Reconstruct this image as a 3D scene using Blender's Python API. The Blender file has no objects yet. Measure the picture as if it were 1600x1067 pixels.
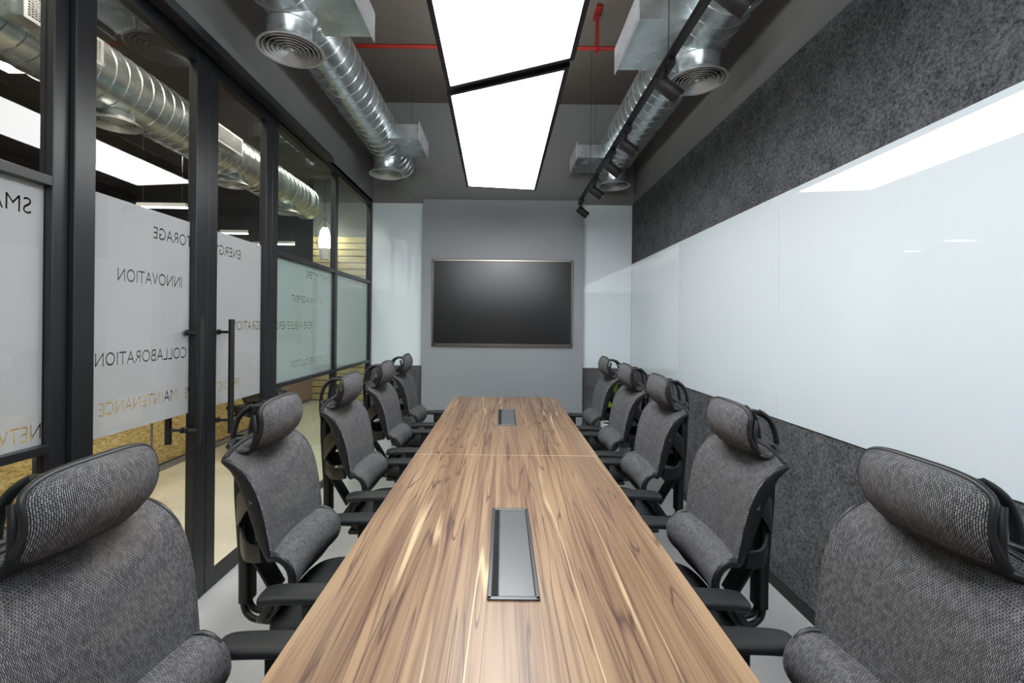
import bpy, bmesh, math, random
from mathutils import Vector, Matrix
random.seed(7)
PI = math.pi
S = bpy.context.scene
C = S.collection

# ------------------------------------------------------------------ camera, world, light, exposure
CAMZ = 1.52
cam_d = bpy.data.cameras.new('camera')
cam = bpy.data.objects.new('camera', cam_d); C.objects.link(cam)
cam_d.sensor_width = 36.0; cam_d.lens = 16.2
cam_d.shift_x = 14/1600; cam_d.shift_y = -26.5/1600
cam_d.clip_start = 0.02
cam.matrix_world = Matrix.Translation((0, 0, CAMZ)) @ Matrix.Rotation(PI/2, 4, 'X') @ Matrix.Rotation(0.010, 4, 'Z')
S.camera = cam
S.view_settings.view_transform = 'Standard'; S.view_settings.look = 'None'
S.view_settings.gamma = 1.0; S.view_settings.exposure = 0.55
S.view_settings.use_curve_mapping = False
try:
    S.cycles.use_denoising = True
    S.cycles.max_bounces = 10; S.cycles.transparent_max_bounces = 24
    S.cycles.diffuse_bounces = 6; S.cycles.glossy_bounces = 5
    S.cycles.sample_clamp_indirect = 6.0
except Exception: pass
w = bpy.data.worlds.new('world'); S.world = w; w.use_nodes = True
w.node_tree.nodes['Background'].inputs[0].default_value = (0.55, 0.62, 0.7, 1)
w.node_tree.nodes['Background'].inputs[1].default_value = 0.02
UP_FILL_E = 5.0       # added upward glow on the fixtures, brightens slab and upper walls
PANEL_E = 9.0        # ceiling light panels
LINE_E = 14.0        # corridor linear lights
CORRIDOR_FILL_E = 18.0         # added ceiling panels that brighten the corridor

wl = bpy.data.lights.new('fill_lamp_behind_camera', 'AREA'); wl.shape = 'RECTANGLE'; wl.size = 2.6; wl.size_y = 1.7  # added soft fill lamp for the upper room; no window stands here
wl.energy = 60; wl.color = (.93, .97, 1.0)
wlo = bpy.data.objects.new('fill_lamp_behind_camera', wl); C.objects.link(wlo)
wlo.location = (0, -1.57, 3.3); wlo.rotation_euler = (PI/2, 0, 0)

# ------------------------------------------------------------------ material helpers
def lin(c):
    return tuple(((v/255)/12.92 if v/255 <= .04045 else ((v/255+.055)/1.055)**2.4) for v in c)
def newmat(name):
    m = bpy.data.materials.new(name); m.use_nodes = True
    nt = m.node_tree; nt.nodes.clear()
    out = nt.nodes.new('ShaderNodeOutputMaterial')
    return m, nt, out
def N(nt, t, **kw):
    n = nt.nodes.new(t)
    for k, v in kw.items():
        if k.startswith('i_'):
            n.inputs[k[2:].replace('_', ' ')].default_value = v
        else: setattr(n, k, v)
    return n
def L(nt, a, b): nt.links.new(a, b)
def pr(name, col, rough=.5, metal=0., spec=.5, coat=0.):
    m, nt, out = newmat(name)
    b = N(nt, 'ShaderNodeBsdfPrincipled')
    b.inputs['Base Color'].default_value = (*lin(col), 1)
    b.inputs['Roughness'].default_value = rough
    b.inputs['Metallic'].default_value = metal
    b.inputs['Specular IOR Level'].default_value = spec
    b.inputs['Coat Weight'].default_value = coat
    L(nt, b.outputs[0], out.inputs[0])
    return m, nt, b
def speckle(name, c0, c1, scale, rough=.8, metal=0., bump=0., detail=4, coord='Object', stretch=(1,1,1), spec=.5, lo=.35, hi=.65):
    m, nt, b = pr(name, c0, rough, metal, spec)
    tc = N(nt, 'ShaderNodeTexCoord'); mp = N(nt, 'ShaderNodeMapping'); mp.inputs['Scale'].default_value = stretch
    L(nt, tc.outputs[coord], mp.inputs[0])
    n = N(nt, 'ShaderNodeTexNoise'); n.inputs['Scale'].default_value = scale; n.inputs['Detail'].default_value = detail
    L(nt, mp.outputs[0], n.inputs['Vector'])
    r = N(nt, 'ShaderNodeValToRGB'); r.color_ramp.elements[0].position = lo; r.color_ramp.elements[1].position = hi
    r.color_ramp.elements[0].color = (*lin(c0), 1); r.color_ramp.elements[1].color = (*lin(c1), 1)
    L(nt, n.outputs['Fac'], r.inputs[0]); L(nt, r.outputs[0], b.inputs['Base Color'])
    if bump:
        bp = N(nt, 'ShaderNodeBump'); bp.inputs['Strength'].default_value = bump; bp.inputs['Distance'].default_value = .01
        L(nt, n.outputs['Fac'], bp.inputs['Height']); L(nt, bp.outputs[0], b.inputs['Normal'])
    return m
def emit(name, col, e):
    m, nt, out = newmat(name)
    x = N(nt, 'ShaderNodeEmission'); x.inputs[0].default_value = (*lin(col), 1); x.inputs[1].default_value = e
    L(nt, x.outputs[0], out.inputs[0]); return m

M = {}
M['frame'] = pr('black_frame_metal', (29, 30, 33), .36, .0)[0]
M['black'] = pr('black_plastic', (24, 25, 27), .42)[0]
M['blackm'] = pr('matt_black_metal', (24, 24, 25), .5)[0]
M['rubber'] = pr('dark_rubber', (22, 22, 23), .7)[0]
M['seat'] = speckle('black_seat_fabric', (22, 23, 25), (38, 39, 42), 300, .9)
M['chrome'] = pr('polished_steel', (190, 192, 195), .18, 1.)[0]
M['floor'] = speckle('light_grey_floor', (190, 192, 193), (198, 200, 201), 3, .33, spec=.4)
M['cfloor'] = speckle('beige_corridor_floor', (205, 200, 182), (214, 209, 192), 2.5, .3)
M['darkfloor'] = speckle('dark_grey_carpet', (96, 98, 100), (112, 114, 116), 40, .9)
M['upper'] = speckle('dark_grey_paint', (122, 123, 123), (127, 128, 128), 2, .75)
M['slab'] = speckle('brown_grey_slab_paint', (96, 90, 84), (102, 96, 90), 2, .8)
M['panelgrey'] = speckle('grey_wall_laminate', (142, 147, 152), (145, 150, 155), 1.5, .5)
M['cdark'] = speckle('corridor_dark_paint', (66, 64, 62), (74, 72, 69), 2, .8)
M['cgrey'] = pr('corridor_grey_wall', (112, 116, 119), .7)[0]
M['beige'] = pr('greige_tile', (142, 132, 120), .45)[0]
M['brown'] = pr('brown_board', (150, 112, 80), .6)[0]
M['red'] = pr('red_pipe_paint', (128, 20, 10), .45)[0]
M['white'] = pr('white_plastic', (225, 226, 226), .4)[0]
M['leaf'] = speckle('green_leaf', (70, 120, 20), (150, 175, 30), 12, .45)
M['soil'] = speckle('dark_soil', (40, 30, 24), (60, 46, 36), 60, .95)
M['panel_light'] = emit('ceiling_panel_light', (255, 255, 255), PANEL_E)
M['up_fill'] = emit('added_uplight', (255, 255, 255), UP_FILL_E)
M['line_light'] = emit('linear_lamp_light', (255, 252, 240), LINE_E)
M['corridor_fill'] = emit('office_fill_glow', (255, 244, 222), CORRIDOR_FILL_E)
M['bulb'] = emit('warm_bulb_light', (255, 240, 205), 14)
M['screen'] = pr('dark_screen', (30, 30, 31), .22, 0, .5)[0]
M['bezel'] = pr('brushed_dark_bezel', (120, 116, 110), .28, .9)[0]

def felt():
    m, nt, b = pr('charcoal_felt', (60, 60, 64), .95, 0, .15)
    tc = N(nt, 'ShaderNodeTexCoord')
    n = N(nt, 'ShaderNodeTexNoise'); n.inputs['Scale'].default_value = 75; n.inputs['Detail'].default_value = 5; n.inputs['Roughness'].default_value = .75
    L(nt, tc.outputs['Object'], n.inputs['Vector'])
    n2 = N(nt, 'ShaderNodeTexNoise'); n2.inputs['Scale'].default_value = 9; n2.inputs['Detail'].default_value = 3
    L(nt, tc.outputs['Object'], n2.inputs['Vector'])
    ad = N(nt, 'ShaderNodeMath', operation='MULTIPLY_ADD'); ad.inputs[1].default_value = .25
    L(nt, n2.outputs['Fac'], ad.inputs[0]); L(nt, n.outputs['Fac'], ad.inputs[2])
    r = N(nt, 'ShaderNodeValToRGB')
    r.color_ramp.elements[0].position = .47; r.color_ramp.elements[0].color = (*lin((46, 48, 50)), 1)
    r.color_ramp.elements[1].position = .80; r.color_ramp.elements[1].color = (*lin((118, 119, 122)), 1)
    L(nt, ad.outputs[0], r.inputs[0]); L(nt, r.outputs[0], b.inputs['Base Color'])
    bp = N(nt, 'ShaderNodeBump'); bp.inputs['Strength'].default_value = .4; bp.inputs['Distance'].default_value = .004
    L(nt, n.outputs['Fac'], bp.inputs['Height']); L(nt, bp.outputs[0], b.inputs['Normal'])
    return m
M['felt'] = felt()

def galv(name, c0, c1, rough, met=1.):
    m, nt, b = pr(name, c0, rough, met)
    tc = N(nt, 'ShaderNodeTexCoord')
    v = N(nt, 'ShaderNodeTexNoise'); v.inputs['Scale'].default_value = 7; v.inputs['Detail'].default_value = 5
    L(nt, tc.outputs['Object'], v.inputs['Vector'])
    r = N(nt, 'ShaderNodeValToRGB')
    r.color_ramp.elements[0].position = .35; r.color_ramp.elements[0].color = (*lin(c0), 1)
    r.color_ramp.elements[1].position = .65; r.color_ramp.elements[1].color = (*lin(c1), 1)
    L(nt, v.outputs['Fac'], r.inputs[0]); L(nt, r.outputs[0], b.inputs['Base Color'])
    rr = N(nt, 'ShaderNodeMapRange'); rr.inputs[3].default_value = rough-.08; rr.inputs[4].default_value = rough+.12
    L(nt, v.outputs['Fac'], rr.inputs[0]); L(nt, rr.outputs[0], b.inputs['Roughness'])
    bp = N(nt, 'ShaderNodeBump'); bp.inputs['Strength'].default_value = .35; bp.inputs['Distance'].default_value = .006
    L(nt, v.outputs['Fac'], bp.inputs['Height']); L(nt, bp.outputs[0], b.inputs['Normal'])
    return m
M['galv'] = galv('galvanised_steel', (176, 186, 188), (206, 213, 214), .24, .85)
M['alu'] = galv('brushed_aluminium', (206, 208, 210), (222, 224, 226), .34, .7)

def board():
    m, nt, b = pr('back_painted_glass', (222, 232, 238), .55, 0, .3, coat=1.)
    b.inputs['Coat Roughness'].default_value = .015
    b.inputs['Coat IOR'].default_value = 1.5
    return m
M['board'] = board()

def glass(name, tint, ior=1.55):
    m, nt, out = newmat(name)
    t = N(nt, 'ShaderNodeBsdfTransparent'); t.inputs[0].default_value = (*tint, 1)
    g = N(nt, 'ShaderNodeBsdfGlossy'); g.inputs['Roughness'].default_value = 0.0
    f = N(nt, 'ShaderNodeFresnel'); f.inputs['IOR'].default_value = ior
    ge = N(nt, 'ShaderNodeNewGeometry')
    sub = N(nt, 'ShaderNodeMath', operation='SUBTRACT'); sub.inputs[0].default_value = 1; L(nt, ge.outputs['Backfacing'], sub.inputs[1])
    mu = N(nt, 'ShaderNodeMath', operation='MULTIPLY'); L(nt, f.outputs[0], mu.inputs[0]); L(nt, sub.outputs[0], mu.inputs[1])
    mx = N(nt, 'ShaderNodeMixShader'); L(nt, mu.outputs[0], mx.inputs[0]); L(nt, t.outputs[0], mx.inputs[1]); L(nt, g.outputs[0], mx.inputs[2])
    L(nt, mx.outputs[0], out.inputs[0]); return m
M['glass'] = glass('clear_glass', (.962, .97, .975), 1.75)
M['glass_green'] = glass('greenish_glass', (.88, .955, .94), 1.75)

def frosted():
    m, nt, out = newmat('frosted_film')
    d = N(nt, 'ShaderNodeBsdfDiffuse'); d.inputs[0].default_value = (*lin((238, 237, 243)), 1)
    t = N(nt, 'ShaderNodeBsdfTranslucent'); t.inputs[0].default_value = (*lin((232, 232, 236)), 1)
    r = N(nt, 'ShaderNodeBsdfRefraction'); r.inputs[0].default_value = (*lin((214, 226, 223)), 1)
    r.inputs['Roughness'].default_value = .42; r.inputs['IOR'].default_value = 1.25
    a = N(nt, 'ShaderNodeMixShader'); a.inputs[0].default_value = .45; L(nt, d.outputs[0], a.inputs[1]); L(nt, t.outputs[0], a.inputs[2])
    b = N(nt, 'ShaderNodeMixShader'); b.inputs[0].default_value = .35; L(nt, a.outputs[0], b.inputs[1]); L(nt, r.outputs[0], b.inputs[2])
    L(nt, b.outputs[0], out.inputs[0]); return m
M['film'] = frosted()

def mathn(nt, op, a, b=None, c=None):
    n = N(nt, 'ShaderNodeMath', operation=op)
    for i, v in enumerate((a, b, c)):
        if v is None: continue
        if isinstance(v, (int, float)): n.inputs[i].default_value = v
        else: L(nt, v, n.inputs[i])
    return n.outputs[0]
def mixc(nt, fac, a, b):
    n = N(nt, 'ShaderNodeMix', data_type='RGBA')
    if isinstance(fac, (int, float)): n.inputs[0].default_value = fac
    else: L(nt, fac, n.inputs[0])
    for i, v in ((6, a), (7, b)):
        if isinstance(v, tuple): n.inputs[i].default_value = (*v, 1)
        else: L(nt, v, n.inputs[i])
    return n.outputs[2]

def wood():
    m, nt, b = pr('zebra_grain_veneer', (172, 138, 105), .33, 0, .5)
    tc = N(nt, 'ShaderNodeTexCoord'); 
    def noise(scale, sy, detail=3, dist=0., off=0.):
        mp = N(nt, 'ShaderNodeMapping'); mp.inputs['Scale'].default_value = (1, sy, 1); mp.inputs['Location'].default_value = (off, off*.7, 0)
        L(nt, tc.outputs['Object'], mp.inputs[0])
        n = N(nt, 'ShaderNodeTexNoise'); n.inputs['Scale'].default_value = scale; n.inputs['Detail'].default_value = detail
        n.inputs['Distortion'].default_value = dist
        L(nt, mp.outputs[0], n.inputs['Vector']); return n.outputs['Fac']
    def veins(n, freq, width):       # contour lines of a stretched noise
        f = mathn(nt, 'FRACT', mathn(nt, 'MULTIPLY', n, freq))
        d = mathn(nt, 'ABSOLUTE', mathn(nt, 'SUBTRACT', f, .5))
        mr = N(nt, 'ShaderNodeMapRange'); mr.inputs[1].default_value = 0; mr.inputs[2].default_value = width
        mr.inputs[3].default_value = 1; mr.inputs[4].default_value = 0
        L(nt, d, mr.inputs[0]); return mr.outputs[0]
    broad = noise(8, .06, 3, .1)
    fine = noise(150, .012, 3)
    mid = noise(42, .02, 4, .1, 3)
    r = N(nt, 'ShaderNodeValToRGB'); e = r.color_ramp.elements
    e[0].position = .34; e[0].color = (*lin((130, 103, 80)), 1)
    e[1].position = .66; e[1].color = (*lin((167, 139, 109)), 1)
    L(nt, broad, r.inputs[0]); col = r.outputs[0]
    def rng(x, lo, hi, k=1.):
        mr = N(nt, 'ShaderNodeMapRange'); mr.inputs[1].default_value = lo; mr.inputs[2].default_value = hi; mr.inputs[4].default_value = k
        L(nt, x, mr.inputs[0]); return mr.outputs[0]
    col = mixc(nt, rng(mid, .48, .66, .8), col, lin((112, 84, 66)))
    col = mixc(nt, rng(fine, .50, .72, .55), col, lin((98, 72, 60)))
    v1 = veins(noise(6.0, .04, 2, .15, 7), 16, .15)
    msk = rng(noise(7, .05, 2, 0, 11), .44, .58)
    col = mixc(nt, mathn(nt, 'MULTIPLY', mathn(nt, 'MULTIPLY', v1, msk), .85), col, lin((72, 50, 47)))
    v2 = veins(noise(7.5, .03, 3, .2, 17), 11, .06)
    col = mixc(nt, mathn(nt, 'MULTIPLY', v2, .8), col, lin((70, 48, 46)))
    v3 = veins(noise(6.0, .035, 2, .15, 31), 5, .05)
    msk3 = rng(noise(5, .08, 2, 0, 23), .5, .57)
    col = mixc(nt, mathn(nt, 'MULTIPLY', mathn(nt, 'MULTIPLY', v3, msk3), .9), col, lin((222, 198, 158)))
    L(nt, col, b.inputs['Base Color'])
    b.inputs['Specular IOR Level'].default_value = .5
    return m
M['wood'] = wood()

def weave():
    """dark woven mesh: staggered light dashes on dark yarn, fine see-through gaps (UV in metres)"""
    m, nt, out = newmat('woven_chair_mesh')
    uv = N(nt, 'ShaderNodeUVMap'); uv.uv_map = 'UVMap'
    mp = N(nt, 'ShaderNodeMapping'); mp.inputs['Rotation'].default_value = (0, 0, PI/2)
    L(nt, uv.outputs[0], mp.inputs[0])
    br = N(nt, 'ShaderNodeTexBrick'); br.offset = .5; br.offset_frequency = 2
    br.inputs['Scale'].default_value = 1.0
    br.inputs['Brick Width'].default_value = .0105; br.inputs['Row Height'].default_value = .0034
    br.inputs['Mortar Size'].default_value = .0010; br.inputs['Mortar Smooth'].default_value = .5
    br.inputs['Color1'].default_value = (*lin((138, 138, 141)), 1); br.inputs['Color2'].default_value = (*lin((92, 92, 95)), 1)
    br.inputs['Mortar'].default_value = (*lin((24, 24, 26)), 1)
    L(nt, mp.outputs[0], br.inputs['Vector'])
    b = N(nt, 'ShaderNodeBsdfPrincipled'); b.inputs['Roughness'].default_value = .6; b.inputs['Specular IOR Level'].default_value = .35
    L(nt, br.outputs['Color'], b.inputs['Base Color'])
    bp = N(nt, 'ShaderNodeBump'); bp.inputs['Strength'].default_value = .5; bp.inputs['Distance'].default_value = .0015
    bp.invert = True
    L(nt, br.outputs['Fac'], bp.inputs['Height']); L(nt, bp.outputs[0], b.inputs['Normal'])
    t = N(nt, 'ShaderNodeBsdfTransparent')
    mx = N(nt, 'ShaderNodeMixShader')
    L(nt, mathn(nt, 'MULTIPLY', br.outputs['Fac'], .38), mx.inputs[0])
    L(nt, b.outputs[0], mx.inputs[1]); L(nt, t.outputs[0], mx.inputs[2])
    L(nt, mx.outputs[0], out.inputs[0]); return m
M['weave'] = weave()

def osb():
    m, nt, b = pr('strand_board', (200, 170, 105), .7)
    tc = N(nt, 'ShaderNodeTexCoord')
    def layer(rot, sc):
        mp = N(nt, 'ShaderNodeMapping'); mp.inputs['Rotation'].default_value = (rot, 0, 0); mp.inputs['Scale'].default_value = (1, 1, 3.2)
        L(nt, tc.outputs['Object'], mp.inputs[0])
        v = N(nt, 'ShaderNodeTexVoronoi'); v.inputs['Scale'].default_value = sc; v.inputs['Randomness'].default_value = 1
        L(nt, mp.outputs[0], v.inputs['Vector'])
        s = N(nt, 'ShaderNodeSeparateColor'); L(nt, v.outputs['Color'], s.inputs[0]); return s.outputs[0], s.outputs[1]
    a, a2 = layer(.6, 26); c, c2 = layer(-.8, 30)
    sel = mathn(nt, 'GREATER_THAN', a2, .5)
    mixf = N(nt, 'ShaderNodeMix', data_type='FLOAT'); L(nt, sel, mixf.inputs[0]); L(nt, a, mixf.inputs[2]); L(nt, c, mixf.inputs[3])
    r = N(nt, 'ShaderNodeValToRGB'); e = r.color_ramp.elements
    e[0].position = 0; e[0].color = (*lin((176, 142, 80)), 1); e[1].position = 1; e[1].color = (*lin((240, 222, 166)), 1)
    x = r.color_ramp.elements.new(.5); x.color = (*lin((220, 194, 126)), 1)
    L(nt, mixf.outputs[0], r.inputs[0]); L(nt, r.outputs[0], b.inputs['Base Color']); return m
M['osb'] = osb()

# ------------------------------------------------------------------ geometry helpers
class G:
    def __init__(s): s.v = []; s.f = []; s.uv = {}
    def add(s, vs, fs, uv=None):
        o = len(s.v); s.v += [tuple(p) for p in vs]
        for k, f in enumerate(fs):
            s.f.append(tuple(i+o for i in f))
            if uv: s.uv[len(s.f)-1] = [uv[i] for i in f]
        return s
    def box(s, x0, x1, y0, y1, z0, z1):
        v = [(x, y, z) for z in (z0, z1) for y in (y0, y1) for x in (x0, x1)]
        return s.add(v, [(0, 2, 3, 1), (4, 5, 7, 6), (0, 1, 5, 4), (2, 6, 7, 3), (0, 4, 6, 2), (1, 3, 7, 5)])
    def rbox(s, x0, x1, y0, y1, z0, z1, r=.005, seg=2):
        bm = bmesh.new(); bmesh.ops.create_cube(bm, size=1)
        for v in bm.verts:
            v.co = Vector(((x0+x1)/2+v.co.x*(x1-x0), (y0+y1)/2+v.co.y*(y1-y0), (z0+z1)/2+v.co.z*(z1-z0)))
        bmesh.ops.bevel(bm, geom=bm.edges[:], offset=r, segments=seg, profile=.5, affect='EDGES')
        bm.verts.index_update()
        s.add([v.co for v in bm.verts], [[v.index for v in f.verts] for f in bm.faces]); bm.free(); return s
    def tube(s, path, r, n=12, closed=False, flat=None, up=(0, 0, 1), power=2., caps=True):
        """sweep: r radius or list; flat=(a,b) half widths across and along 'up'"""
        P = [Vector(p) for p in path]; m = len(P); rings = []
        for i, p in enumerate(P):
            if closed: t = P[(i+1) % m]-P[i-1]
            else: t = P[min(i+1, m-1)]-P[max(i-1, 0)]
            t.normalize()
            u = Vector(up[i] if isinstance(up, list) else up)
            sd = t.cross(u)
            if sd.length < 1e-4: sd = t.cross(Vector((1, 0, 0)))
            sd.normalize(); un = sd.cross(t).normalized()
            if flat:
                fl = flat[i] if isinstance(flat, list) else flat
                a, b_ = fl
            else:
                a = b_ = (r[i] if isinstance(r, (list, tuple)) else r)
            ring = []
            for k in range(n):
                th = 2*PI*(k+.5)/n; cc, ss = math.cos(th), math.sin(th)
                cx = math.copysign(abs(cc)**(2/power), cc); sy = math.copysign(abs(ss)**(2/power), ss)
                ring.append(p+sd*a*cx+un*b_*sy)
            rings.append(ring)
        vs = [q for ring in rings for q in ring]; fs = []
        for i in range(m if closed else m-1):
            j = (i+1) % m
            for k in range(n):
                l = (k+1) % n; fs.append((i*n+k, i*n+l, j*n+l, j*n+k))
        if not closed and caps: fs.append(tuple(range(n-1, -1, -1))); fs.append(tuple((m-1)*n+k for k in range(n)))
        return s.add(vs, fs)
    def lathe(s, prof, cx, cy, n=32, axis='Z', cz=0):
        vs = []; m = len(prof)
        for r, z in prof:
            for k in range(n):
                a = 2*PI*k/n
                if axis == 'Z': vs.append((cx+r*math.cos(a), cy+r*math.sin(a), z))
                elif axis == 'Y': vs.append((cx+r*math.cos(a), z, cz+r*math.sin(a)))
                else: vs.append((z, cy+r*math.cos(a), cz+r*math.sin(a)))
        fs = []
        for i in range(m-1):
            for k in range(n):
                l = (k+1) % n; fs.append((i*n+k, i*n+l, (i+1)*n+l, (i+1)*n+k))
        return s.add(vs, fs)
    def grid(s, fn, nu, nv, uvfn=None, flip=False):
        vs = []; uv = []
        for j in range(nv+1):
            for i in range(nu+1):
                a, b_ = i/nu, j/nv
                vs.append(fn(a, b_)); uv.append(uvfn(a, b_) if uvfn else (a, b_))
        fs = []
        for j in range(nv):
            for i in range(nu):
                q = (j*(nu+1)+i, j*(nu+1)+i+1, (j+1)*(nu+1)+i+1, (j+1)*(nu+1)+i)
                fs.append(q[::-1] if flip else q)
        return s.add(vs, fs, uv)
    def mesh(s, name, smooth=False, fix=True):
        me = bpy.data.meshes.new(name); me.from_pydata(s.v, [], s.f)
        if s.uv:
            ul = me.uv_layers.new(name='UVMap')
            for p in me.polygons:
                if p.index in s.uv:
                    for li, uvv in zip(p.loop_indices, s.uv[p.index]): ul.data[li].uv = uvv
        if fix:
            bm = bmesh.new(); bm.from_mesh(me); bmesh.ops.recalc_face_normals(bm, faces=bm.faces); bm.to_mesh(me); bm.free()
        if smooth:
            me.polygons.foreach_set('use_smooth', [True]*len(me.polygons))
            try: me.set_sharp_from_angle(angle=math.radians(smooth if smooth is not True else 40))
            except Exception: pass
        me.update(); return me
def obj(name, g, mat, parent=None, smooth=False, loc=None, fix=True):
    me = g.mesh(name, smooth, fix) if isinstance(g, G) else g
    o = bpy.data.objects.new(name, me); C.objects.link(o)
    if mat is not None and not me.materials: me.materials.append(mat)
    if parent is not None: o.parent = parent
    if loc: o.location = loc
    return o
def thing(name, label, cat, loc=(0, 0, 0), rz=0, group=None):
    o = bpy.data.objects.new(name, None); C.objects.link(o); o.location = loc; o.rotation_euler = (0, 0, rz)
    o.empty_display_size = .1
    o['label'] = label; o['category'] = cat
    if group: o['group'] = group
    return o
def tag(o, label, cat, group=None, kind=None):
    o['label'] = label; o['category'] = cat
    if group: o['group'] = group
    if kind: o['kind'] = kind
    return o
def struct(name, g, mat, smooth=False):
    o = obj(name, g, mat, None, smooth); o['kind'] = 'structure'; return o
def sroot(name, loc=(0, 0, 0)):
    o = bpy.data.objects.new(name, None); C.objects.link(o); o.location = loc; o['kind'] = 'structure'; return o
def dup(root, loc, rz, label):
    r = root.copy(); C.objects.link(r); r.location = loc; r.rotation_euler = (0, 0, rz); r['label'] = label
    for ch in list(root.children):
        c = ch.copy(); C.objects.link(c); c.parent = r
        for g in ch.children:
            d = g.copy(); C.objects.link(d); d.parent = c
    return r
def lerp(a, b, t): return a+(b-a)*t
def spline(pts, t):
    """Catmull-Rom through pts, t in 0..1"""
    n = len(pts)-1; x = min(max(t, 0), 1)*n; i = min(int(x), n-1); f = x-i
    p = [Vector(pts[max(i-1, 0)]), Vector(pts[i]), Vector(pts[i+1]), Vector(pts[min(i+2, n)])]
    return .5*((2*p[1])+(-p[0]+p[2])*f+(2*p[0]-5*p[1]+4*p[2]-p[3])*f*f+(-p[0]+3*p[1]-3*p[2]+p[3])*f**3)
def smoothpath(pts, n): return [spline(pts, i/(n-1)) for i in range(n)]

# ------------------------------------------------------------------ the room
XL, XR, YB, YF, ZC, ZH = -1.645, 1.605, 5.76, -1.6, 4.28, 3.03
struct('floor', G().box(XL-.08, XR+.1, YF-.1, YB+.1, -.1, 0), M['floor'])
struct('ceiling', G().box(XL-.08, XR+.1, YF-.1, YB+.1, ZC, ZC+.1), M['slab'])
struct('wall_back', G().box(XL-.08, XR+.1, YB, YB+.1, 0, ZC), M['upper'])
struct('wall_right', G().box(XR+.012, XR+.1, YF, YB, 0, ZC), M['upper'])
struct('wall_left', G().box(XL-.08, XL, YF, YB, ZH, ZC), M['upper'])
struct('wall_front', G().box(XL-.08, XR+.1, YF-.1, YF, 0, ZC), M['upper'])
struct('trim_1', G().box(XR-.006, XR+.012, YF, YB, 0, .07), M['blackm'])
# charcoal felt on the right and back walls, below and above the glass boards
def feltpanel(g, name, label):
    return tag(obj(name, g, M['felt']), label, 'wall panel')
feltpanel(G().box(XR-.0, XR+.012, YF, YB, .07, .985), 'felt_panel', 'long dark grey felt panel on the right wall below the white glass boards')
feltpanel(G().box(XR-.0, XR+.012, YF, YB, 2.29, 3.04), 'felt_panel', 'long charcoal felt band on the right wall above the white glass boards')
feltpanel(G().box(XL+.0, -1.0, YB-.013, YB-.001, .0, .995), 'felt_panel', 'small dark felt panel low on the far wall, left of the screen panel')
feltpanel(G().box(.985, XR, YB-.013, YB-.001, .0, .985), 'felt_panel', 'small dark felt panel low on the far wall, right of the screen panel')
ys = [YB-.016, 4.20, 2.675, 1.15, -.375, YF+.01]
lbl = ['white glass board on the right wall, farthest pane, meeting the far wall', 'white glass board on the right wall, second pane from the far wall',
       'nearest white glass board in view on the right wall, reflecting the ceiling light', 'white glass board on the right wall beside the camera, behind the nearest chair',
       'white glass board on the right wall behind the camera']
for i in range(5):
    tag(obj('glass_board', G().rbox(XR-.008, XR+.011, ys[i+1]+.001, ys[i]-.001, .99, 2.288, .001, 1), M['board']), lbl[i], 'whiteboard', 'white glass boards along the right wall')
tag(obj('glass_board', G().rbox(XL+.005, -1.0, YB-.016, YB-.001, 1.0, 3.02, .001, 1), M['board']), 'tall white glass board on the far wall, left of the screen, beside the glass partition', 'whiteboard')
tag(obj('glass_board', G().rbox(.985, XR-.009, YB-.016, YB-.001, .99, 3.02, .001, 1), M['board']), 'tall white glass board on the far wall, right of the screen', 'whiteboard')
tag(obj('wall_panel', G().rbox(-.998, .983, YB-.10, YB-.001, 0, 3.05, .002, 1), M['panelgrey']), 'big grey panel on the far wall carrying the screen', 'wall panel')
# television
tv = thing('television', 'large black screen in a thin dark metal frame on the grey far panel', 'television', (-.012, YB-.1005, 1.78))
g = G(); W2, H2 = .858, .53
g.rbox(-W2, W2, -.035, 0, H2-.022, H2, .002, 1); g.rbox(-W2, W2, -.035, 0, -H2, -H2+.035, .002, 1)
g.rbox(-W2, -W2+.018, -.035, 0, -H2, H2, .002, 1); g.rbox(W2-.018, W2, -.035, 0, -H2, H2, .002, 1)
obj('bezel', g, M['bezel'], tv); obj('screen', G().box(-W2+.017, W2-.017, -.024, -.001, -H2+.034, H2-.021), M['screen'], tv)

# ------------------------------------------------------------------ glass partition (left)
GX0, GX1 = XL-.055, XL            # frame depth
def pane(root, y0, y1, z0, z1, name='pane', mt='glass'):
    return obj(name, G().box(XL-.034, XL-.026, y0, y1, z0, z1), M[mt], root)
CUT = []      # lettering: (string, y start (far), y end (near), z centre, cap height)
WORDS = [('ENERGY', 2.90, 2.635, 1.94, .058), ('STORAGE', 2.475, 2.177, 1.94, .058), ('INNOVATION', 2.374, 1.977, 1.72, .058),
         ('RENEWABLE ENERGY INTEGRATION', 4.0, 2.813, 1.497, .06), ('COLLABORATION', 2.412, 1.871, 1.358, .058),
         ('PREDICT', 2.90, 2.637, 1.142, .058), ('VE', 2.455, 2.395, 1.145, .058), ('MAINTENANCE', 2.342, 1.892, 1.15, .058), ('SMART METERS', 4.40, 3.87, 1.925, .058),
         ('DATA MANAGEMENT', 4.245, 3.611, 1.71, .058), ('ENERGY REVOLUTION', 4.33, 3.61, 1.19, .058),
         ('SMART GRID', 1.614, 1.19, 1.917, .058), ('NETWORK', 1.655, 1.36, 1.122, .058), ('DATA SCIENCE', 5.36, 4.88, 1.94, .05)]
WORDS = [(w_[0], w_[1]*1.0146, w_[2]*1.0146, CAMZ+(w_[3]-CAMZ)*1.0146, w_[4]) for w_ in WORDS]
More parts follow.
